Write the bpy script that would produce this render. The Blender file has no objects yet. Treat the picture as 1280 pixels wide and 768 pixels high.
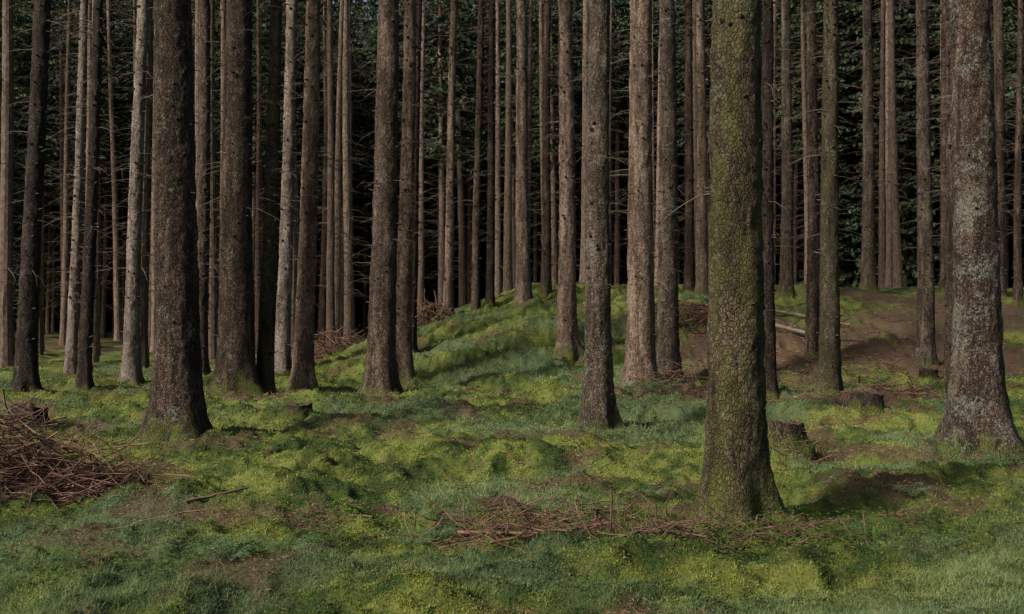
import bpy, math, random
import numpy as np
from mathutils import Vector
random.seed(7); R=np.random.default_rng(11)
C=bpy.context.scene.collection
# ---------------------------------------------------------------- noise
def _h(ix,iy,iz,s):
    M=0xffffffff
    n=(ix.astype(np.int64)*374761393+iy.astype(np.int64)*668265263+iz.astype(np.int64)*2147483647+s*974634777)&M
    n=((n^(n>>13))*1274126177)&M
    n=(n^(n>>16))&M
    n=(n*2246822519)&M
    return ((n^(n>>15))&0xffffff)/float(0xffffff)
def vn2(x,y,s=0):
    x=np.asarray(x,float); y=np.asarray(y,float)
    ix=np.floor(x); iy=np.floor(y); fx=x-ix; fy=y-iy
    fx=fx*fx*(3-2*fx); fy=fy*fy*(3-2*fy); z=np.zeros_like(ix)
    a=_h(ix,iy,z,s); b=_h(ix+1,iy,z,s); c=_h(ix,iy+1,z,s); d=_h(ix+1,iy+1,z,s)
    return (a*(1-fx)+b*fx)*(1-fy)+(c*(1-fx)+d*fx)*fy
def fbm(x,y,s=0,o=4):
    v=0;a=.5;t=0
    for i in range(o):
        v=v+a*vn2(x*1.0*2**i+i*17.3,y*2**i+i*9.1,s+i); t+=a; a*=.5
    return v/t
def vn3(x,y,z,s=0):
    ix=np.floor(x); iy=np.floor(y); iz=np.floor(z); fx=x-ix; fy=y-iy; fz=z-iz
    fx=fx*fx*(3-2*fx); fy=fy*fy*(3-2*fy); fz=fz*fz*(3-2*fz)
    r=0
    for dz,wz in ((0,1-fz),(1,fz)):
        a=_h(ix,iy,iz+dz,s); b=_h(ix+1,iy,iz+dz,s); c=_h(ix,iy+1,iz+dz,s); d=_h(ix+1,iy+1,iz+dz,s)
        r=r+wz*((a*(1-fx)+b*fx)*(1-fy)+(c*(1-fx)+d*fx)*fy)
    return r
def ss(a,b,x):
    t=np.clip((x-a)/(b-a),0,1); return t*t*(3-2*t)
# ---------------------------------------------------------------- tree survey: X, Y, diameter, lean, bark kind
TREES=[
(-8.50,19.88,.34,.037,'dark'),(-9.29,23.94,.22,.036,'pale_sunlit'),(-7.56,20.10,.22,.035,'dark'),(-7.55,22.52,.30,.031,'pale_sunlit'),
(-3.87,13.18,.50,-.009,'brownmoss'),(-6.73,24.54,.30,.013,'brown'),(-4.73,19.50,.58,.006,'brownmoss'),(-4.32,19.86,.27,.029,'darkgreen'),
(-4.82,23.80,.30,.028,'pale_sunlit'),(-3.81,20.68,.35,.029,'pink_sunlit'),(-7.08,42.46,.30,.02,'brown'),(-8.4,56.,.38,.014,'dark'),
(-2.25,19.50,.46,.018,'brown'),(-2.07,21.52,.31,.019,'pink_sunlit'),(-2.13,23.88,.20,.025,'dark'),(-1.62,28.78,.24,.02,'pink_sunlit'),
(-.90,27.92,.20,.016,'brown'),(-.55,28.04,.20,.01,'dark'),(.28,26.96,.33,-.010,'pink_sunlit'),(.83,27.96,.23,.008,'brown'),
(1.12,23.12,.36,-.004,'pink_sunlit'),(1.08,14.32,.32,.006,'grey'),(2.26,20.08,.48,.006,'pink_sunlit'),(2.92,21.18,.38,-.006,'grey'),
(4.74,30.38,.26,0,'brown'),(5.02,29.98,.30,-.008,'pink_sunlit'),(1.71,8.74,.42,.010,'green'),(4.31,19.14,.24,-.003,'dark'),
(7.18,29.76,.33,.002,'grey'),(6.38,24.14,.27,0,'brown'),(5.20,18.64,.32,.006,'darkgreen'),(10.25,32.74,.36,0,'grey'),
(8.57,23.58,.34,-.004,'grey'),(12.75,33.38,.33,0,'brown'),(5.15,12.58,.50,-.016,'lichen'),(7.18,18.64,.18,.004,'brown'),
(14.2,33.1,.28,.0,'brown'),(14.05,31.6,.22,.01,'brown')]
TA=np.array([(t[0],t[1],t[2]) for t in TREES])
def low(x,y):
    z=0.30*ss(8,20,y)+0.25*ss(20,70,y)
    xp=np.maximum(x,0); s=19.5+.2*xp; e=29+.45*xp
    z=z+2.05*ss(-6.4,1.5,x)*ss(s,e,y)
    z=z-0.9*ss(-6.4,1.5,x)*ss(e+4,e+30,y)
    return z
HUMPS=[(-4.9,10.5,1.2,.5,.12),(.6,7.9,1.2,.45,.07),(-.2,9.05,.55,.3,.12),(-.6,6.15,.5,.3,.12),(.3,11.2,1.1,.5,.14),(-1.8,9.6,.9,.4,.12),
 (2.9,12.2,.5,.3,.10),(4.6,15.6,.7,.5,.12),(6.2,18.2,1.1,.6,.2),(-.3,12.6,1.1,.6,.14),(3.2,10.4,.9,.4,.12),(-3.2,9.2,.8,.4,.12),(2.7,19.2,.8,.5,.15),(-1.5,15.5,1.4,.6,.14),(4.6,10.9,1.,.4,.12)]
def ground0(x,y):
    x=np.asarray(x,float); y=np.asarray(y,float)
    z=low(x,y)
    z=z+.18*(fbm(x*.55,y*.55,3,2)-.5)+.32*(fbm(x*1.5,y*1.5,5,3)-.5)
    b=np.abs(fbm(x*2.5,y*2.5,9,3)-.5)*2
    z=z+.20*(.27-b)
    p=np.abs(vn2(x*7+3,y*7,12)-.5)*2; z=z+.045*(.5-p)
    z=z+.02*(vn2(x*26,y*26,13)-.5)
    for hx,hy,rx,ry,hh in HUMPS: z=z+hh*np.exp(-(((x-hx)/rx)**2+((y-hy)/ry)**2))
    return z
RES=[float(ground0(np.array([a]),np.array([b]))[0]-low(np.array([a]),np.array([b]))[0]) for a,b,c in TA]
def ground(x,y):
    x=np.asarray(x,float); y=np.asarray(y,float)
    z=ground0(x,y)
    for (tx,ty,td),r in zip(TA,RES):
        if ty<34:
            m=(np.abs(x-tx)<3)&(np.abs(y-ty)<3)
            if m.any():
                q=(x-tx)**2+(y-ty)**2
                z=z+np.where(m,-(r+.12)*np.exp(-q/1.1**2)+.12*np.exp(-q/(td*1.5+.12)**2),0)
    return z
LIT=[(.9,7.9,1.4,.4,1),(2.3,8.9,1.,.5,.9),(-4.6,10.4,1.6,.6,1),(-3.9,19,1.6,1.1,.9),(2.6,19.2,1.8,1.4,.9),(5,18,2.2,1.6,.9),
 (5.2,24.5,2.8,3.6,1),(9.5,25,4.5,5,.9),(-5,26,1.4,3.5,.9),(5.4,12.5,1.2,.7,.85),(-3.4,12.6,1.0,.5,.7),(12,30,5,4,.9),(1.1,14.2,.9,.5,.75),
 (2.9,12.2,.7,.5,.95),(-2.3,19.3,.9,.5,.6),(1.1,22.8,.9,.6,.6),(-7.5,21,2.2,.9,.5),(-2,28,1.0,1.6,.7),(3.6,15.2,1.6,.7,.6),(-1.4,9.1,.7,.25,.6),(7.2,17.5,1.6,1.6,.75),(6.5,14.5,1.4,.6,.6)]
def litter(x,y):
    v=np.zeros_like(x)
    for a,b,rx,ry,k in LIT:
        v=np.maximum(v,k*np.exp(-(((x-a)/rx)**2+((y-b)/ry)**2)))
    n=fbm(x*1.3,y*1.3,31,4)
    v=ss(.45,.75,v+.9*(n-.5)+.4*(fbm(x*6,y*6,33,2)-.5))
    v=np.maximum(v,.7*ss(.59,.70,fbm(x*1.4,y*1.4,37,5)))
    far=ss(32,42,y)
    return np.maximum(v,far*ss(.4,.6,n))
def grassy(x,y):
    n=fbm(x*.6+5,y*.6,41,3)
    return ss(.47,.63,n+.17*(1-ss(6,9,y))-.08*ss(14,20,y))
def mcol(x,y):
    n1=fbm(x*.45,y*.45,51,3); n2=fbm(x*1.9,y*1.9,53,4); n3=fbm(x*8,y*8,55,2)
    def c(*a): return np.array(a)[None,:]
    t=ss(.36,.66,.25*n1+.40*n2+.35*n3)[:,None]
    br=c(.235,.285,.068); dk=c(.062,.108,.03); gr=c(.125,.185,.09); bn=c(.15,.094,.065)
    o=dk*(1-t)+br*t
    g=grassy(x,y)[:,None]*.7; o=o*(1-g)+gr*g
    l=litter(x,y)[:,None]*.9; o=o*(1-l)+bn*l
    return o
# ---------------------------------------------------------------- mesh helpers
def build(name,V,F3=None,F4=None,M3=None,M4=None,mats=(),col=None,smooth=True,link=True):
    me=bpy.data.meshes.new(name)
    V=np.asarray(V,np.float32)
    n3=0 if F3 is None else len(F3); n4=0 if F4 is None else len(F4)
    li=[];
    if n3: li.append(np.asarray(F3,np.int32).ravel())
    if n4: li.append(np.asarray(F4,np.int32).ravel())
    li=np.concatenate(li)
    me.vertices.add(len(V)); me.vertices.foreach_set('co',V.ravel())
    me.loops.add(len(li)); me.loops.foreach_set('vertex_index',li)
    me.polygons.add(n3+n4)
    st=np.concatenate([np.arange(n3)*3,n3*3+np.arange(n4)*4]).astype(np.int32)
    me.polygons.foreach_set('loop_start',st)
    mi=np.concatenate([np.zeros(n3,int) if M3 is None else np.asarray(M3),np.zeros(n4,int) if M4 is None else np.asarray(M4)]).astype(np.int32)
    for m in mats: me.materials.append(m)
    me.polygons.foreach_set('material_index',mi)
    me.polygons.foreach_set('use_smooth',np.full(n3+n4,smooth))
    if col is not None:
        a=me.color_attributes.new('col','FLOAT_COLOR','POINT')
        a.data.foreach_set('color',np.concatenate([col,np.ones((len(col),1))],1).astype(np.float32).ravel())
    me.update(calc_edges=True)
    ob=bpy.data.objects.new(name,me)
    if link: C.objects.link(ob)
    return ob
class Acc:
    def __init__(s): s.V=[];s.n=0;s.F3=[];s.F4=[];s.M3=[];s.M4=[]
    def add(s,V,F3=None,F4=None,m=0):
        V=np.asarray(V,float); 
        if F3 is not None and len(F3): s.F3.append(np.asarray(F3)+s.n); s.M3.append(np.full(len(F3),m))
        if F4 is not None and len(F4): s.F4.append(np.asarray(F4)+s.n); s.M4.append(np.full(len(F4),m))
        s.V.append(V); s.n+=len(V)
    def make(s,name,mats,link=True,smooth=True):
        cc=lambda L:np.concatenate(L) if L else None
        return build(name,np.concatenate(s.V),cc(s.F3),cc(s.F4),cc(s.M3),cc(s.M4),mats,None,smooth,link)
def tube(acc,P,rad,sides=4,m=0):
    P=np.asarray(P,float); n=len(P); T=np.gradient(P,axis=0); T/=np.linalg.norm(T,axis=1)[:,None]+1e-9
    up=np.array([0,0,1.]) if abs(T[0][2])<.9 else np.array([1.,0,0])
    A=np.cross(T,up); A/=np.linalg.norm(A,axis=1)[:,None]+1e-9; B=np.cross(T,A)
    th=np.arange(sides)/sides*2*np.pi; rad=np.asarray(rad,float).reshape(-1,1,1)
    V=P[:,None,:]+rad*(np.cos(th)[None,:,None]*A[:,None,:]+np.sin(th)[None,:,None]*B[:,None,:])
    F=[]
    for i in range(n-1):
        for j in range(sides):
            k=(j+1)%sides; F.append((i*sides+j,i*sides+k,(i+1)*sides+k,(i+1)*sides+j))
    acc.add(V.reshape(-1,3),None,F,m)
def leaves(P,D,L,W,N=None):
    n=len(P); D=D/(np.linalg.norm(D,axis=1)[:,None]+1e-9)
    if N is None: N=R.normal(size=(n,3))
    S=np.cross(D,N); S/=np.linalg.norm(S,axis=1)[:,None]+1e-9
    L=np.asarray(L).reshape(-1,1); W=np.asarray(W).reshape(-1,1)
    V=np.stack([P,P+D*L*.45+S*W*.5,P+D*L,P+D*L*.45-S*W*.5],1).reshape(-1,3)
    return V,np.arange(n*4).reshape(-1,4)
# ---------------------------------------------------------------- materials
def newmat(name):
    m=bpy.data.materials.new(name); m.use_nodes=True; nt=m.node_tree; nt.nodes.clear()
    o=nt.nodes.new('ShaderNodeOutputMaterial'); b=nt.nodes.new('ShaderNodeBsdfPrincipled')
    b.inputs['Roughness'].default_value=.85; b.inputs['Specular IOR Level'].default_value=.2
    nt.links.new(b.outputs[0],o.inputs[0]); return m,nt,b
def N(nt,t,**k):
    n=nt.nodes.new(t)
    for a,v in k.items():
        if a in n.inputs: n.inputs[a].default_value=v
        else: setattr(n,a,v)
    return n
def ramp(nt,fac,stops):
    r=nt.nodes.new('ShaderNodeValToRGB'); e=r.color_ramp.elements
    e[0].position=stops[0][0]; e[0].color=(*stops[0][1],1); e[1].position=stops[-1][0]; e[1].color=(*stops[-1][1],1)
    for p,c in stops[1:-1]:
        q=e.new(p); q.color=(*c,1)
    nt.links.new(fac,r.inputs[0]); return r.outputs[0]
def mixc(nt,f,a,b,bt='MIX'):
    m=nt.nodes.new('ShaderNodeMix'); m.data_type='RGBA'; m.blend_type=bt
    for s,v in ((m.inputs[0],f),(m.inputs[6],a),(m.inputs[7],b)):
        if hasattr(v,'links'): nt.links.new(v,s)
        elif isinstance(v,(int,float)): s.default_value=v
        else: s.default_value=(*v,1)
    return m.outputs[2]
def noise(nt,co,scale,detail=4,rough=.6):
    n=N(nt,'ShaderNodeTexNoise',Scale=scale,Detail=detail,Roughness=rough); nt.links.new(co,n.inputs['Vector']); return n.outputs[0]
def mapping(nt,co,sc):
    mp=N(nt,'ShaderNodeMapping'); mp.inputs['Scale'].default_value=sc; nt.links.new(co,mp.inputs[0]); return mp.outputs[0]
def madd(nt,a,k,c):
    q=N(nt,'ShaderNodeMath',operation='MULTIPLY_ADD'); nt.links.new(a,q.inputs[0]); q.inputs[1].default_value=k
    if hasattr(c,'links'): nt.links.new(c,q.inputs[2])
    else: q.inputs[2].default_value=c
    return q.outputs[0]
def bark(name,dark,mid,light,lich,lich_amt,moss_h,green=0.,simple_=False):
    m,nt,b=newmat(name); L=nt.links
    tc=N(nt,'ShaderNodeTexCoord'); oi=N(nt,'ShaderNodeObjectInfo')
    off=N(nt,'ShaderNodeVectorMath',operation='MULTIPLY_ADD'); L.new(oi.outputs['Random'],off.inputs[0]); off.inputs[1].default_value=(50,50,50); L.new(tc.outputs['Object'],off.inputs[2])
    co=mapping(nt,off.outputs[0],(1,1,.62))
    if simple_:
        c=ramp(nt,noise(nt,co,14,4,.7),[(.3,dark),(.5,mid),(.72,light)]); c=mixc(nt,.75,c,ramp(nt,oi.outputs['Random'],[(0,(.25,)*3),(1,(1.4,)*3)]),'MULTIPLY')
        L.new(c,b.inputs['Base Color']); return m
    nw=N(nt,'ShaderNodeTexNoise',Scale=22.,Detail=4.); L.new(co,nw.inputs['Vector'])
    wv=N(nt,'ShaderNodeVectorMath',operation='MULTIPLY_ADD'); L.new(nw.outputs['Color'],wv.inputs[0]); wv.inputs[1].default_value=(.034,)*3; L.new(co,wv.inputs[2])
    vo=N(nt,'ShaderNodeTexVoronoi',Scale=38.); vo.feature='F1'; L.new(wv.outputs[0],vo.inputs['Vector'])
    ve=N(nt,'ShaderNodeTexVoronoi',Scale=38.); ve.feature='DISTANCE_TO_EDGE'; L.new(wv.outputs[0],ve.inputs['Vector'])
    sp=N(nt,'ShaderNodeSeparateColor'); L.new(vo.outputs['Color'],sp.inputs[0])
    st=noise(nt,mapping(nt,off.outputs[0],(10,10,1.1)),1,6,.68)
    c=ramp(nt,madd(nt,sp.outputs[0],.65,madd(nt,st,2.9,-1.32)),[(0,dark),(.5,mid),(1,light)])
    n1=noise(nt,co,3.2,5); c=mixc(nt,ramp(nt,n1,[(.38,(.6,)*3),(.6,(0,)*3)]),c,dark)
    nf=noise(nt,co,100,5,.72); c=mixc(nt,.85,c,ramp(nt,nf,[(.3,(.35,)*3),(.7,(1.6,)*3)]),'MULTIPLY')
    cr=ramp(nt,ve.outputs['Distance'],[(0,(.35,)*3),(.18,(1,)*3)]); c=mixc(nt,.6,c,cr,'MULTIPLY')
    n3=noise(nt,off.outputs[0],70,3)
    if green>0:
        n5=noise(nt,mapping(nt,off.outputs[0],(1,1,.3)),7,6,.7); c=mixc(nt,ramp(nt,n5,[(.40,(0,)*3),(.64,(green,)*3)]),c,mixc(nt,n3,(.03,.036,.01),(.115,.12,.04)))
    n2=noise(nt,off.outputs[0],26,6,.7); n2b=noise(nt,off.outputs[0],3.0,4)
    hf=madd(nt,madd(nt,n2b,.8,n2),.5,0.)
    lo=1.10-.28*lich_amt
    f=ramp(nt,hf,[(lo/2,(0,)*3),(lo/2+.04,(.7,)*3)])
    lc=mixc(nt,ramp(nt,n3,[(.35,(0,)*3),(.65,(1,)*3)]),tuple(v*.5 for v in lich),lich)
    c=mixc(nt,f,c,lc)
    sx=N(nt,'ShaderNodeSeparateXYZ'); L.new(tc.outputs['Object'],sx.inputs[0])
    n4=noise(nt,mapping(nt,off.outputs[0],(1,1,.45)),7,8,.78)
    n4r=N(nt,'ShaderNodeMapRange'); L.new(n4,n4r.inputs[0]); n4r.inputs[1].default_value=.36; n4r.inputs[2].default_value=.68
    mr=N(nt,'ShaderNodeMapRange'); L.new(madd(nt,n4r.outputs[0],-2.6*moss_h,sx.outputs[2]),mr.inputs[0]); mr.inputs[1].default_value=.05; mr.inputs[2].default_value=-.8*moss_h; mr.inputs[3].default_value=0; mr.inputs[4].default_value=.88
    mc=mixc(nt,ramp(nt,n3,[(.35,(0,)*3),(.65,(1,)*3)]),(.028,.043,.01),(.125,.16,.035)); c=mixc(nt,mr.outputs[0],c,mc)
    L.new(c,b.inputs['Base Color']); b.inputs['Roughness'].default_value=.8
    bp=N(nt,'ShaderNodeBump',Strength=1.,Distance=.016); L.new(madd(nt,nf,.8,madd(nt,sp.outputs[1],.6,cr)),bp.inputs['Height']); L.new(bp.outputs[0],b.inputs['Normal'])
    return m
gl=(.19,.20,.155)
BK={'brown':bark('bark_brown',(.033,.023,.017),(.10,.071,.053),(.185,.14,.108),gl,.2,.12),
 'brownmoss':bark('bark_brown_moss_foot',(.027,.019,.014),(.082,.057,.042),(.16,.118,.088),gl,.35,.28),
 'pink_sunlit':bark('bark_reddish_sunlit',(.07,.049,.037),(.21,.15,.112),(.36,.275,.21),(.25,.24,.19),.2,.12),  # reddish bark, lightened for trunks in the sun: light put into the colour
 'pale_sunlit':bark('bark_pale_sunlit',(.095,.075,.06),(.25,.20,.16),(.38,.32,.265),(.28,.28,.23),.3,.12),  # bright tone of sunlit trunks put into the bark colour
 'dark':bark('bark_dark',(.02,.015,.012),(.05,.037,.029),(.09,.068,.054),gl,.15,.12),
 'darkgreen':bark('bark_dark_green',(.025,.02,.014),(.065,.05,.036),(.12,.095,.07),gl,.35,.2,.45),
 'grey':bark('bark_grey',(.038,.029,.022),(.112,.085,.064),(.20,.158,.123),gl,.4,.17),
 'green':bark('bark_mossy',(.026,.02,.013),(.078,.058,.038),(.15,.116,.078),(.16,.17,.10),.35,.36,.85),
 'lichen':bark('bark_lichened',(.028,.02,.016),(.09,.063,.047),(.17,.123,.094),(.20,.215,.17),.6,.2)}
def simple(name,c1,c2,scale=8,rough=.85,bump=0):
    m,nt,b=newmat(name); tc=N(nt,'ShaderNodeTexCoord'); n=noise(nt,tc.outputs['Object'],scale,4)
    c=ramp(nt,n,[(.3,c1),(.7,c2)]); nt.links.new(c,b.inputs['Base Color']); b.inputs['Roughness'].default_value=rough
    if bump:
        bp=N(nt,'ShaderNodeBump',Strength=.7,Distance=bump); nt.links.new(n,bp.inputs['Height']); nt.links.new(bp.outputs[0],b.inputs['Normal'])
    return m
M_twig=simple('dead_twig',(.06,.046,.036),(.15,.12,.095),3)
M_stick=simple('fallen_twig',(.06,.035,.026),(.23,.14,.10),6)
M_log=simple('bare_log_wood',(.11,.08,.06),(.24,.18,.135),6,bump=.01)
M_wood=simple('rotten_wood',(.03,.02,.014),(.10,.065,.045),30,bump=.02)
def leafmat(name,c1,c2,tr=.25,attr=False):
    m,nt,b=newmat(name); L=nt.links
    if attr:
        a=N(nt,'ShaderNodeAttribute',attribute_name='col'); c=a.outputs['Color']
    else:
        tc=N(nt,'ShaderNodeTexCoord'); c=ramp(nt,noise(nt,tc.outputs['Object'],1.5,5),[(.3,c1),(.7,c2)])
    L.new(c,b.inputs['Base Color']); b.inputs['Roughness'].default_value=.75; b.inputs['Specular IOR Level'].default_value=.12
    if tr==0: return m
    t=N(nt,'ShaderNodeBsdfTranslucent'); L.new(c,t.inputs[0]); mx=N(nt,'ShaderNodeMixShader'); mx.inputs[0].default_value=tr
    L.new(b.outputs[0],mx.inputs[1]); L.new(t.outputs[0],mx.inputs[2])
    o=[n for n in nt.nodes if n.type=='OUTPUT_MATERIAL'][0]; L.new(mx.outputs[0],o.inputs[0]); return m
M_need=leafmat('spruce_needles',(.032,.054,.03),(.08,.11,.06),0)
M_blade=leafmat('grass_and_moss_blades',None,None,.3,True)
M_fern=leafmat('fern_leaf',(.10,.17,.08),(.15,.24,.11))
M_sorrel=leafmat('wood_sorrel_leaf',(.06,.115,.022),(.10,.175,.04))
M_far=bark('bark_distant',(.055,.04,.03),(.125,.092,.07),(.21,.16,.125),gl,.2,.1,simple_=True)
M_g,nt,b=newmat('mossy_forest_floor')
a=N(nt,'ShaderNodeAttribute',attribute_name='col'); tc=N(nt,'ShaderNodeTexCoord')
n1=noise(nt,tc.outputs['Object'],45,6,.7); n2=noise(nt,tc.outputs['Object'],160,4,.7); n3=noise(nt,tc.outputs['Object'],11,6,.7)
c=mixc(nt,.9,a.outputs['Color'],ramp(nt,n1,[(.3,(.35,)*3),(.7,(1.45,)*3)]),'MULTIPLY')
c=mixc(nt,.7,c,ramp(nt,n2,[(.3,(.4,)*3),(.7,(1.5,)*3)]),'MULTIPLY')
c=mixc(nt,ramp(nt,n3,[(.56,(0,)*3),(.66,(.6,)*3)]),c,(.08,.05,.032))
nt.links.new(c,b.inputs['Base Color']); b.inputs['Roughness'].default_value=.95
ad=N(nt,'ShaderNodeMath',operation='ADD'); nt.links.new(n1,ad.inputs[0]); nt.links.new(n2,ad.inputs[1])
bp=N(nt,'ShaderNodeBump',Strength=1.,Distance=.03); nt.links.new(ad.outputs[0],bp.inputs['Height']); nt.links.new(bp.outputs[0],b.inputs['Normal'])
# ---------------------------------------------------------------- ground sheet
xs=list(np.arange(0,6.5,.03)); s=.03
while xs[-1]<260: s*=1.03; xs.append(xs[-1]+s)
xs=np.array(xs); xs=np.concatenate([-xs[:0:-1],xs])
yl=list(np.arange(5.,12,.028)); s=.028
while yl[-1]<400: s*=1.011 if yl[-1]<40 else 1.05; yl.append(yl[-1]+s)
ylo=[5.]; s=.03
while ylo[-1]>-150: s*=1.08; ylo.append(ylo[-1]-s)
yv=np.array(ylo[:0:-1]+yl)
GX,GY=np.meshgrid(xs,yv); nx,ny=len(xs),len(yv)
gx=GX.ravel(); gy=GY.ravel(); gz=ground(gx,gy)
idx=np.arange(nx*ny).reshape(ny,nx)
F4=np.stack([idx[:-1,:-1],idx[:-1,1:],idx[1:,1:],idx[1:,:-1]],-1).reshape(-1,4)
build('forest_floor',np.stack([gx,gy,gz],1),None,F4,mats=[M_g],col=mcol(gx,gy))
# ---------------------------------------------------------------- trees
def dead_branch(acc,base,az,length,r0,m=1,sub=True,droop=.25,sides=3):
    n=6; t=np.linspace(0,1,n); d=np.array([math.cos(az),math.sin(az),0]); side=np.array([-d[1],d[0],0])
    wob=random.uniform(-.25,.25); up=random.uniform(-.1,.25)
    P=base+np.outer(t*length,d)+np.outer(length*wob*t**2,side); P[:,2]+=length*(up*t-droop*t**2)
    P[1:]+=R.normal(0,.012*length,(n-1,3))
    tube(acc,P,r0*(1-.8*t),sides,m)
    if sub:
        for k in range(int(length*7)):
            i=random.randint(1,n-2); sg=random.choice((-1,1)); l=length*random.uniform(.15,.4)*(1-.1*i)
            dd=d*.6+side*sg*random.uniform(.4,1)+np.array([0,0,random.uniform(-.5,.15)]); 
            Q=P[i]+np.outer(np.linspace(0,1,3)*l,dd); Q[1:]+=R.normal(0,.02,(2,3)); tube(acc,Q,[r0*.4,r0*.3,r0*.12],3,m)
def trunk(acc,d,H,lean,laz,segs,res,detail_h,seed,flare=.55,m=0,spread=1.):
    hs=[-.35]
    while hs[-1]<detail_h: hs.append(hs[-1]+res)
    s=res
    while hs[-1]<H: s=min(s*1.3,.8); hs.append(min(hs[-1]+s,H))
    h=np.array(hs)[:,None]; th=(np.arange(segs)/segs*2*np.pi)[None,:]
    hp=np.maximum(h,0); r=d/2*(1-.92*(hp/H))**.8*1.04
    ph=[random.uniform(0,6.28) for _ in range(4)]; 
    lob=1+.4*np.cos(3*th+ph[0])+.4*np.cos(5*th+ph[1])+.15*np.cos(2*th+ph[2])
    fl=flare*np.exp(-hp/((.14+.2*d)*spread))*lob+.16*np.exp(-hp/.9)
    fl=fl+.35*np.clip(-h+.06,0,.35)*lob*3
    rr=r*(1+fl)
    cx=lean*h*1.0+.02*np.sin(h*.5+ph[3])*ss(0,3,h); cy=.02*np.sin(h*.4+ph[0])*ss(0,3,h)
    x=rr*np.cos(th); y=rr*np.sin(th)
    q=vn3(x*26+seed*7,y*26,h*16+0*th,seed)-.5; q2=vn3(x*9+seed,y*9,h*6+0*th,seed+3)-.5
    off=.018*q+.028*q2*min(1,d*2.5)
    x=(rr+off)*np.cos(th)+cx; y=(rr+off)*np.sin(th)+cy
    V=np.stack([x,y,h+0*th],-1); n=len(hs)
    ii=np.arange(n*segs).reshape(n,segs); jj=np.roll(ii,-1,1)
    F=np.stack([ii[:-1],jj[:-1],jj[1:],ii[1:]],-1).reshape(-1,4)
    acc.add(V.reshape(-1,3),None,F,m)
    def axis(z):
        return np.array([lean*z+.02*math.sin(z*.5+ph[3])*float(ss(0,3,z)),.02*math.sin(z*.4+ph[0])*float(ss(0,3,z)),z]), d/2*(1-.92*z/H)**.8*1.04
    return axis
def stub(acc,axis,z,az,L,r,m=1):
    c,rad=axis(z); d=np.array([math.cos(az),math.sin(az),random.uniform(-.1,.35)])
    p=c+d*np.array([rad,rad,0])*.92
    tube(acc,[p-d*.01,p+d*.02,p+d*.034],[r*3.2,r*2.2,r*.9],7,2)
    tube(acc,[p,p+d*L*.6,p+d*L],[r,r*.8,r*.35],5,m)
def crown(base,top,Lmax,whorl=.45,nb=6,leaf=.05,dens=1.,mn=3):
    acc=Acc(); z=base
    PP=[];DD=[];LL=[]
    while z<top-.3:
        t=(z-base)/(top-base); L=Lmax*(1-t)**.75*(.75+.35*min(1,t*4))
        for k in range(nb):
            az=random.uniform(0,6.28); l=L*random.uniform(.65,1.1)+.15; d=np.array([math.cos(az),math.sin(az),0]); side=np.array([-d[1],d[0],0])
            tt=np.linspace(0,1,5); P=np.outer(tt*l,d); P[:,2]=z+random.uniform(-.15,.15)+l*(.1*tt-.38*tt**2+.12*tt**3)
            tube(acc,P,.018*(1-.8*tt)*(.5+l/3),3,1)
            nt_=int(l*11*dens)+2
            u=R.uniform(.15,1,nt_); base_p=np.stack([np.interp(u,tt,P[:,i]) for i in range(3)],1)
            sg=R.choice([-1,1],nt_)[:,None]; tl=(.18+.45*l*(1.05-u)*.6)*R.uniform(.6,1.2,nt_)
            dd=d[None]*.7+side[None]*sg*.8+np.stack([np.zeros(nt_),np.zeros(nt_),-R.uniform(.1,.8,nt_)],1)
            dd/=np.linalg.norm(dd,axis=1)[:,None]
            for s_ in (0.,.33,.66):
                PP.append(base_p+dd*(tl*s_)[:,None]); DD.append(dd+R.normal(0,.35,(nt_,3))); LL.append(np.maximum(tl*.55,.12))
        z+=whorl*random.uniform(.7,1.3)
    PP=np.concatenate(PP);DD=np.concatenate(DD);LL=np.concatenate(LL)
    V,F=leaves(PP,DD,LL,np.full(len(PP),leaf)*R.uniform(.7,1.4,len(PP)))
    acc.add(V,None,F,mn)
    return acc
M_knot=simple('branch_knot',(.018,.014,.011),(.05,.037,.03),20,bump=.01)
near_crowns=[crown(0,7,1.3,whorl=.7,nb=4,leaf=.05,dens=.55,mn=2).make('crown_mesh',[BK['brown'],M_twig,M_need],link=False,smooth=False).data for i in range(3)]
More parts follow.
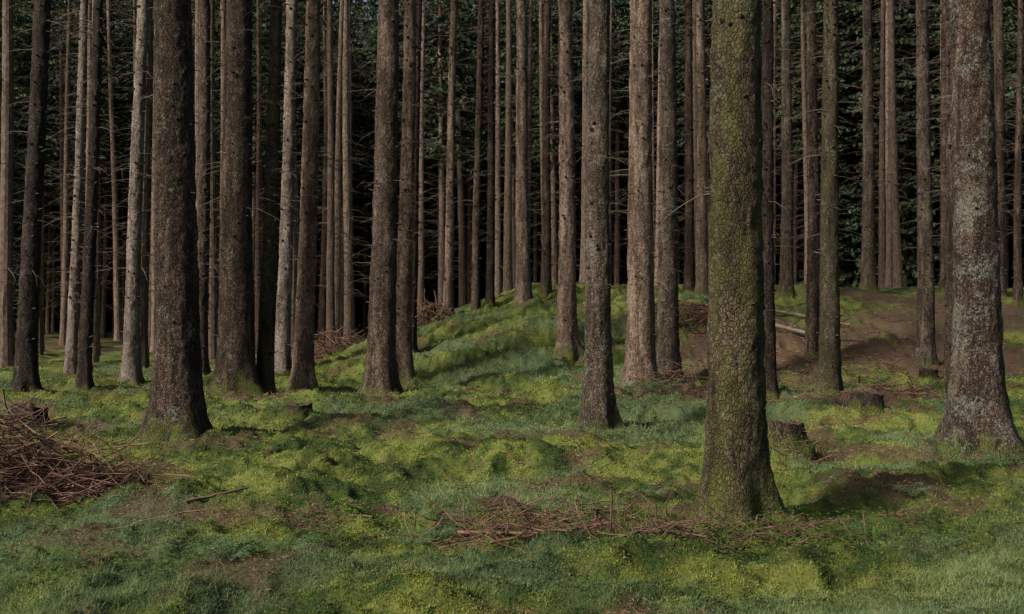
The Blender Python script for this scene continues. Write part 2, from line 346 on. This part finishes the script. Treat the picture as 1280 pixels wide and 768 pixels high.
for i,(X,Y,d,lean,kind) in enumerate(TREES):
    acc=Acc(); near=Y<15.5; H=17+random.uniform(0,4)
    if near: ax=trunk(acc,d,H,lean,0,110,.022,5.2,i+1,flare=1.05 if kind=='lichen' else .85,spread=1.45 if kind=='lichen' else 1.2)
    elif Y<26: ax=trunk(acc,d,H,lean,0,44,.05,9.,i+1,flare=.6)
    else: ax=trunk(acc,d,H,lean,0,24,.1,14.,i+1,flare=.4)
    z=random.uniform(.5,.9); zmax=5. if near else (9 if Y<26 else 14)
    while z<zmax:
        for k in range(random.randint(3,6)):
            stub(acc,ax,z+random.uniform(-.12,.12),random.uniform(0,6.28),random.uniform(.02,.07)*(1 if near else 1.8),random.uniform(.006,.012))
        z+=random.uniform(.28,.5)
    z0=2.6 if near else random.uniform(1.4,2.6)
    for k in range(8 if near else int((zmax-z0)*7)):
        z=random.uniform(z0,zmax) if not near else random.uniform(z0,6)
        c,rad=ax(z); az=random.uniform(0,6.28); L=random.uniform(.15,.5) if near else random.uniform(.2,.6)+.9*random.random()*min(1,(z/8))
        dead_branch(acc,c+np.array([math.cos(az)*rad*.9,math.sin(az)*rad*.9,0]),az,L,random.uniform(.005,.009),droop=random.uniform(.1,.5))
    ob=acc.make('spruce_tree',[BK[kind],M_twig,M_knot])
    ob.location=(X,Y,float(ground(np.array([X]),np.array([Y]))[0])-.06)
    co=bpy.data.objects.new('crown',near_crowns[i%3]); C.objects.link(co); co.parent=ob; co.location=(lean*(H-7),0,H-6.8); co.rotation_euler=(0,0,random.uniform(0,6.28))
# ---------------------------------------------------------------- distant forest (instanced)
src=bpy.data.collections.new('spruce_variants')
def variant(k,H,d,cb,Lm,nb,whorl,leaf,dens,dead):
    acc=Acc(); ax=trunk(acc,d,H,random.uniform(-.008,.008),0,12,.5,H-.6,60+k,flare=.3)
    for j in range(dead):
        z=random.uniform(1.8,cb+2); c,rad=ax(z); az=random.uniform(0,6.28)
        dead_branch(acc,c,az,random.uniform(.4,1.7),.012,droop=random.uniform(.1,.5))
    a2=crown(cb,H,Lm,whorl,nb,leaf,dens,mn=2)
    n0=acc.n
    for v in a2.V: acc.V.append(v)
    acc.F4+= [f+n0 for f in a2.F4]; acc.M4+=a2.M4; acc.n+=a2.n
    o=acc.make('spruce_variant_%d'%k,[M_far,M_twig,M_need],link=False,smooth=False); src.objects.link(o)
for k in range(4): variant(k,18+k,.27+.03*(k%3),12.5+.6*k,1.3,4,.7,.07,.6,60)
for k in range(4,6): variant(k,22,.29,7.5+1*(k-4),2.1,6,.42,.13,.7,70)
for k in range(6,8): variant(k,27,.32,1.0,3.1,7,.42,.22,.6,6)
def instancer(name,pts,rot,scl,vid,coll):
    me=bpy.data.meshes.new(name); me.vertices.add(len(pts)); me.vertices.foreach_set('co',np.asarray(pts,np.float32).ravel())
    for nm,ty,dt,k in (('rot','FLOAT_VECTOR',rot,'vector'),('scl','FLOAT',scl,'value'),('vid','INT',vid,'value')):
        a=me.attributes.new(nm,ty,'POINT'); a.data.foreach_set(k,np.asarray(dt,np.int32 if ty=='INT' else np.float32).ravel())
    ob=bpy.data.objects.new(name,me); C.objects.link(ob)
    g=bpy.data.node_groups.new(name+'_nodes','GeometryNodeTree')
    g.interface.new_socket('Geometry',in_out='INPUT',socket_type='NodeSocketGeometry'); g.interface.new_socket('Geometry',in_out='OUTPUT',socket_type='NodeSocketGeometry')
    i=g.nodes.new('NodeGroupInput'); o=g.nodes.new('NodeGroupOutput'); ip=g.nodes.new('GeometryNodeInstanceOnPoints'); ci=g.nodes.new('GeometryNodeCollectionInfo')
    ci.inputs['Collection'].default_value=coll; ci.inputs['Separate Children'].default_value=True; ci.inputs['Reset Children'].default_value=True
    def na(nm,dt):
        n=g.nodes.new('GeometryNodeInputNamedAttribute'); n.data_type=dt; n.inputs[0].default_value=nm; return n.outputs[0]
    L=g.links; L.new(i.outputs[0],ip.inputs['Points']); L.new(ci.outputs[0],ip.inputs['Instance']); ip.inputs['Pick Instance'].default_value=True
    L.new(na('vid','INT'),ip.inputs['Instance Index']); L.new(na('rot','FLOAT_VECTOR'),ip.inputs['Rotation']); L.new(na('scl','FLOAT'),ip.inputs['Scale'])
    L.new(ip.outputs[0],o.inputs[0])
    md=ob.modifiers.new('scatter','NODES'); md.node_group=g; return ob
pts=[];vid=[]
ex=[(t[0],t[1]) for t in TREES]
def tryadd(x,y,md,v):
    for p in pts[-600:]:
        if (p[0]-x)**2+(p[1]-y)**2<md*md: return
    for p in ex:
        if (p[0]-x)**2+(p[1]-y)**2<2.2**2: return
    pts.append((x,y)); vid.append(v)
for k in range(5000):
    Y=random.uniform(27,72); X=random.uniform(-1,1)*(Y*.5+8)
    lim=36 if X>-5 else 27
    if Y<lim: continue
    v=random.choice([4,5]) if Y>54 else (random.choice([0,1,2,3,4]) if Y>44 else random.randint(0,3))
    if X>9 and Y>46 and random.random()<.2: v=random.choice([6,7])
    tryadd(X,Y,2.2 if X<-6 else 2.7,v)
for k in range(2500):    # dense forest edge closing the view
    Y=random.uniform(72,98); X=random.uniform(-1,1)*(Y*.5+12); tryadd(X,Y,2.5,random.choice([4,6,7,6,7]))
for k in range(400):     # unseen stand to the sides and behind, added partly to shade and shape the light
    X=random.uniform(-28,26); Y=random.uniform(-18,27)
    if Y>0 and abs(X)<.50*Y+2.2: continue
    if Y<=0 and X*X+Y*Y<36: continue
    if X>0 and Y>0: tryadd(X,Y,4.2,random.choice([4,5,0]))  # dense crowns added here to block fill light from the right
    elif Y<-1: tryadd(X,Y,7.2,random.choice([4,5,1]))
    else: tryadd(X,Y,7.0,random.randint(0,3))
P=np.array(pts); z=ground(P[:,0],P[:,1])-.1
n=len(P)
instancer('distant_spruce_trees',np.column_stack([P,z]),np.column_stack([R.normal(0,.012,n),R.normal(0,.012,n),R.uniform(0,6.28,n)]),R.uniform(.85,1.12,n),vid,src)
# ---------------------------------------------------------------- grass and moss
def wedge(n,y0,y1,pw=1.):
    u=R.uniform(0,1,n); Y=1/(1/y0+(1/y1-1/y0)*u); X=R.uniform(-1,1,n)*(Y*.47+.9); return X,Y
def blades(name,X,Y,h,w,tilt,bright=1.,jit=.25,colf=None):
    n=len(X); Z=ground(X,Y)-.004; c=(colf or mcol)(X,Y)
    az=R.uniform(0,6.283,n); fa=R.uniform(0,6.283,n); s=np.stack([np.cos(fa),np.sin(fa),0*fa],1)*(w/2)[:,None]
    P=np.stack([X,Y,Z],1); d=np.stack([np.cos(az),np.sin(az),0*az],1)
    t1=(tilt*h*.35)[:,None]; t2=(tilt*h*1.1)[:,None]; up=np.array([0,0,1.])
    A=P-s; B=P+s; Cc=P+d*t1+up*(h*.6)[:,None]+s*.7; D=P+d*t1+up*(h*.6)[:,None]-s*.7; E=P+d*t2+up*(h*np.clip(1-.35*tilt,.3,1))[:,None]
    V=np.stack([A,B,Cc,D,E],1).reshape(-1,3); k=np.arange(n)[:,None]*5
    F4=k+np.array([[0,1,2,3]]); F3=k+np.array([[3,2,4]])
    j=(1+R.normal(0,jit,n))[:,None]*bright; hue=R.normal(0,.10,n)[:,None]*np.array([[1.3,0,-.6]])
    c=np.clip(c*j*(1+hue),.004,.5)
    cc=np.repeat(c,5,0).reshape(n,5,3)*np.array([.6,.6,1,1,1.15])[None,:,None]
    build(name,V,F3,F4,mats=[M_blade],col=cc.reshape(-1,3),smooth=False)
X,Y=wedge(440000,5.2,30); keep=R.uniform(0,1,len(X))>litter(X,Y)*.85; X,Y=X[keep],Y[keep]; n=len(X)
sc=np.clip(Y/9,.8,2.6)
blades('moss_carpet',X,Y,R.uniform(.010,.028,n)*sc**.7,R.uniform(.006,.012,n)*sc,R.uniform(.2,1.3,n),1.2)
X,Y=wedge(300000,5.2,24); g=grassy(X,Y); keep=(R.uniform(0,1,len(X))<g*(.15+.85*ss(.42,.62,fbm(X*3,Y*3,77,2))))&(litter(X,Y)<.6); X,Y=X[keep],Y[keep]; n=len(X)
sc=np.clip(Y/9,.8,2.4)
blades('forest_grass',X,Y,R.uniform(.03,.12,n)*np.clip(sc,.8,1.1),R.uniform(.002,.0035,n)*sc,R.uniform(.3,1.6,n),1.4)
X,Y=wedge(150000,5.2,32); l=litter(X,Y); keep=R.uniform(0,1,len(X))<l*.9+.09; X,Y=X[keep],Y[keep]; n=len(X)
Pn=np.stack([X,Y,ground(X,Y)+R.uniform(0,.028,n)],1); D=R.normal(size=(n,3)); D[:,2]*=.25; sc=np.clip(Y/9,.8,2.6)
V,F=leaves(Pn,D,R.uniform(.02,.06,n)*sc,R.uniform(.003,.007,n)*sc)
c=np.repeat(np.array([[.21,.128,.088]])*R.uniform(.3,1.9,n)[:,None],4,0)
build('needle_litter',V,None,F,mats=[M_blade],col=c,smooth=False)
# ---------------------------------------------------------------- sticks
def sticks(name,cx,cy,rx,ry,n,lmin,lmax,hgt,rmin=.003,rmax=.008,up=.15,mat=None):
    acc=Acc()
    for k in range(n):
        a=random.uniform(0,6.28); q=random.random()**.6; x=cx+rx*q*math.cos(a); y=cy+ry*q*math.sin(a)
        z=float(ground(np.array([x]),np.array([y]))[0])+random.uniform(.0,hgt)*(1-q*q)+.005
        L=random.uniform(lmin,lmax); az=random.uniform(0,6.28); el=random.gauss(0,up)
        d=np.array([math.cos(az)*math.cos(el),math.sin(az)*math.cos(el),math.sin(el)]); t=np.linspace(-.5,.5,6)
        P=np.array([x,y,z])+np.outer(t*L,d); P+=np.cumsum(R.normal(0,.02*L,(6,3)),0)
        gz=ground(P[:,0],P[:,1])+.004; P[:,2]=np.maximum(P[:,2],gz)
        r=random.uniform(rmin,rmax); tube(acc,P,r*np.linspace(1,.4,6),4,0)
        for j in range(random.randint(1,5)):
            i=random.randint(1,4); dd=d*.5+R.normal(0,.6,3); dd[2]*=.5; l=L*random.uniform(.1,.3)
            tube(acc,[P[i],P[i]+dd*l*.5,P[i]+dd*l+R.normal(0,.01,3)],[r*.5,r*.35,r*.15],3,0)
    return acc.make(name,[mat or M_stick])
sticks('brush_pile',-4.6,10.4,1.3,.5,520,.25,1.0,.50,.003,.010,.38)
sticks('fallen_twigs',.35,7.8,1.25,.42,240,.10,.6,.24,.002,.007,.4)
sticks('fallen_twigs',1.6,7.95,.9,.35,150,.12,.5,.18,.002,.006,.35)
sticks('fallen_twigs',2.9,12.2,.6,.35,80,.1,.5,.28,.003,.007,.5)
sticks('brush_pile',-4.4,27.5,.9,.9,160,.3,1.1,.6,.006,.014,.4)
sticks('brush_pile',-2.1,28.4,.5,.6,60,.4,1.4,.5,.008,.02,.8)
sticks('brush_pile',4.4,25.8,1.2,.8,160,.3,1.2,.5,.008,.016,.3)
sticks('brush_pile',6.2,18.3,.9,.5,110,.2,.7,.3,.004,.010,.3)
sticks('brush_pile',2.7,19.3,.6,.4,70,.2,.7,.35,.004,.010,.5)
sticks('scattered_twigs',0,13,5.5,6.5,150,.15,.7,.01,.003,.007,.1)
sticks('scattered_twigs',.2,7.8,3.4,2.0,110,.06,.3,.02,.0015,.004,.2)
sticks('scattered_twigs',6,24,7,5,240,.3,1.3,.02,.006,.014,.15)
def log(name,x,y,az,L,r,el=0.,mat=None,lift=0.):
    acc=Acc(); t=np.linspace(-.5,.5,14); d=np.array([math.cos(az),math.sin(az)])
    px=x+t*L*d[0]; py=y+t*L*d[1]; pz=ground(px,py)
    k=np.polyfit(t,pz,1); pz=np.polyval(k,t)+r*.8+lift+t*el+R.normal(0,r*.12,14); px=px+R.normal(0,r*.2,14)
    P=np.stack([px,py,pz],1); rr=r*np.linspace(1,.6,14)*R.uniform(.9,1.1,14); rr[0]*=.8
    tube(acc,P,rr,9,0)
    for e in (0,-1): tube(acc,[P[e],P[e]+(P[e]-P[1 if e==0 else -2])*.04],[rr[e],.0005],9,0)
    for j in range(4):
        i=random.randint(2,11); q=R.normal(0,1,3); q[2]=abs(q[2]); q/=np.linalg.norm(q); tube(acc,[P[i],P[i]+q*r*3,P[i]+q*r*5],[r*.3,r*.2,r*.08],5,0)
    return acc.make(name,[mat or M_log])
log('fallen_log',6.3,25.6,-.35,1.9,.06,lift=.08); log('fallen_log',6.9,27.0,-.1,2.2,.045,lift=.08); log('fallen_log',5.2,26.6,.05,1.6,.035,lift=.08)
log('fallen_branch',-2.35,9.1,.75,.55,.014,.04,M_stick,.04); log('fallen_branch',-.1,7.6,-.5,.6,.014,0,M_stick,.03); log('fallen_branch',.25,7.5,.2,.8,.012,0,M_stick,.03)
log('fallen_branch',.75,7.4,1.0,.4,.012,.05,M_log,.04); log('fallen_branch',-2.6,10.4,-.1,1.2,.010,0,M_stick,.04); log('fallen_branch',3.2,20.8,.2,1.3,.03,0,M_log,.05)
# ---------------------------------------------------------------- stumps
def stump(x,y,d,h,seed,k='dark'):
    acc=Acc(); segs=40; hs=np.array([-.2,-.1,0,.03,.06,.1,.15,.2,.3,.4,.5,.6,.7,.8,.9,1.])
    hh=np.where(hs<=0,hs,hs*h)[:,None]; th=(np.arange(segs)/segs*2*np.pi)[None]
    rr=d/2*(1+.5*np.exp(-np.maximum(hh,0)/.08)*(1+.4*np.cos(4*th+seed)))
    rr=rr+.03*(vn3(np.cos(th)*4+seed+0*hh,np.sin(th)*4+0*hh,hh*20+0*th,seed)-.5)
    top=hh*(1+(hh>h*.8)*.35*(vn3(np.cos(th)*3+0*hh,np.sin(th)*3+0*hh,0*hh+0*th,seed)-.3))
    V=np.stack([rr*np.cos(th),rr*np.sin(th),top+0*th],-1); n=len(hs)
    ii=np.arange(n*segs).reshape(n,segs); jj=np.roll(ii,-1,1)
    acc.add(V.reshape(-1,3),None,np.stack([ii[:-1],jj[:-1],jj[1:],ii[1:]],-1).reshape(-1,4),0)
    last=V[-1]; inner=last*np.array([.55,.55,.93])+R.normal(0,.006,last.shape); VV=np.concatenate([last,inner,[[0,0,h*.9]]])
    F4=[(j,(j+1)%segs,segs+(j+1)%segs,segs+j) for j in range(segs)]; F3=[(segs+j,segs+(j+1)%segs,2*segs) for j in range(segs)]
    acc.add(VV,F3,F4,1)
    ob=acc.make('tree_stump',[BK[k],M_wood]); ob.location=(x,y,float(ground(np.array([x]),np.array([y]))[0])-.01)
stump(-6.15,14.5,.42,.26,3); stump(4.83,15.5,.42,.24,5); stump(2.95,12.2,.34,.22,8); stump(-.12,8.85,.3,.07,9); stump(8.2,22.4,.34,.24,11); stump(-2.9,15.4,.34,.16,12)  # the lowest one stands in for the dark hole of a mossy mound
# ---------------------------------------------------------------- ferns
def fern(x,y,size,nf=8):
    acc=Acc()
    for k in range(nf):
        az=k/nf*6.28+random.uniform(-.3,.3); L=size*random.uniform(.6,1.1); d=np.array([math.cos(az),math.sin(az),0]); side=np.array([-d[1],d[0],0])
        t=np.linspace(0,1,8); e=random.uniform(.8,1.3); S=np.outer(t*L*.9,d)+np.outer(L*random.uniform(-.15,.15)*t**2,side); S[:,2]=L*(e*t-(e-.3)*t**2.); tube(acc,S,.002*(1-.8*t),3,0)
        m=17; u=np.linspace(.18,1,m); B=np.stack([np.interp(u,t,S[:,i]) for i in range(3)],1); w=L*.30*(1-u)**.75+.006
        for sg in (-1,1):
            D=side[None]*sg+d[None]*.4+np.array([[0,0,-.25]])+R.normal(0,.12,(m,3)); D/=np.linalg.norm(D,axis=1)[:,None]
            for q in np.linspace(.0,.9,6):
                for s2 in (-1,1):
                    P=B+D*(w*q)[:,None]; D2=D*.6+d[None]*s2*.8+R.normal(0,.15,(m,3))
                    V,F=leaves(P,D2,np.maximum(w*.19*(1.15-q),.005),np.maximum(w*.09,.003),np.tile([[0,0,1.]],(m,1))+R.normal(0,.3,(m,3))); acc.add(V,None,F,0)
    ob=acc.make('fern',[M_fern],smooth=False); ob.location=(x,y,float(ground(np.array([x]),np.array([y]))[0])+.01)
for f in [(-1.75,7.05,.42),(-1.45,7.3,.36),(-1.95,7.4,.30),(-.65,7.3,.30),(-.5,7.8,.27),(2.05,18.9,.8),(2.4,18.7,.7),(-.3,12.5,.46),(.15,12.6,.40),(-.8,12.8,.40),(.9,15.5,.45),(1.2,9.6,.22),(3.4,9.7,.28),(-1.0,14.5,.4),(.5,10.2,.28),(-2.9,8.2,.25),(2.9,7.6,.25)]: fern(*f)
acc=Acc()
for cx,cy,sx,sy,n in ((1.75,7.9,.5,.28,1500),(-.9,8.3,.7,.4,700),(2.6,8.3,.5,.4,600),(-2.6,7.2,.5,.3,400)):
    X=R.normal(cx,sx,n); Y=R.normal(cy,sy,n); h=R.uniform(.03,.09,n); Z=ground(X,Y)+h; a0=R.uniform(0,6.28,n)
    for k in range(3):
        a=a0+k*2.094; D=np.stack([np.cos(a),np.sin(a),R.uniform(-.4,.1,n)],1); nn=R.normal(0,.25,(n,3))+np.array([0,0,1.])
        V,F=leaves(np.stack([X,Y,Z],1),D,R.uniform(.014,.022,n),R.uniform(.014,.022,n),nn); acc.add(V,None,F,0)
acc.make('wood_sorrel',[M_sorrel],smooth=False)
# ---------------------------------------------------------------- light
sd=Vector((-.62,-.50,.58)).normalized()
w=bpy.data.worlds.new('World'); bpy.context.scene.world=w; w.use_nodes=True; nt=w.node_tree; nt.nodes.clear()
sk=nt.nodes.new('ShaderNodeTexSky'); sk.sky_type='NISHITA'; sk.sun_disc=False; sk.sun_elevation=math.asin(sd.z); sk.sun_rotation=math.atan2(sd.x,sd.y); sk.dust_density=4.; sk.air_density=1.
bg=nt.nodes.new('ShaderNodeBackground'); bg.inputs[1].default_value=.15; o=nt.nodes.new('ShaderNodeOutputWorld'); nt.links.new(sk.outputs[0],bg.inputs[0]); nt.links.new(bg.outputs[0],o.inputs[0])
s=bpy.data.lights.new('sun','SUN'); s.energy=5.; s.angle=math.radians(7); s.color=(1,.95,.86); so=bpy.data.objects.new('sun',s); C.objects.link(so); so.rotation_euler=sd.to_track_quat('Z','Y').to_euler()
cam=bpy.data.cameras.new('camera'); cam.lens=40; cam.sensor_width=36; cam.clip_end=1000; co=bpy.data.objects.new('camera',cam); C.objects.link(co); co.location=(0,0,1.6); co.rotation_euler=(math.radians(90.44),0,0)
bpy.context.scene.camera=co
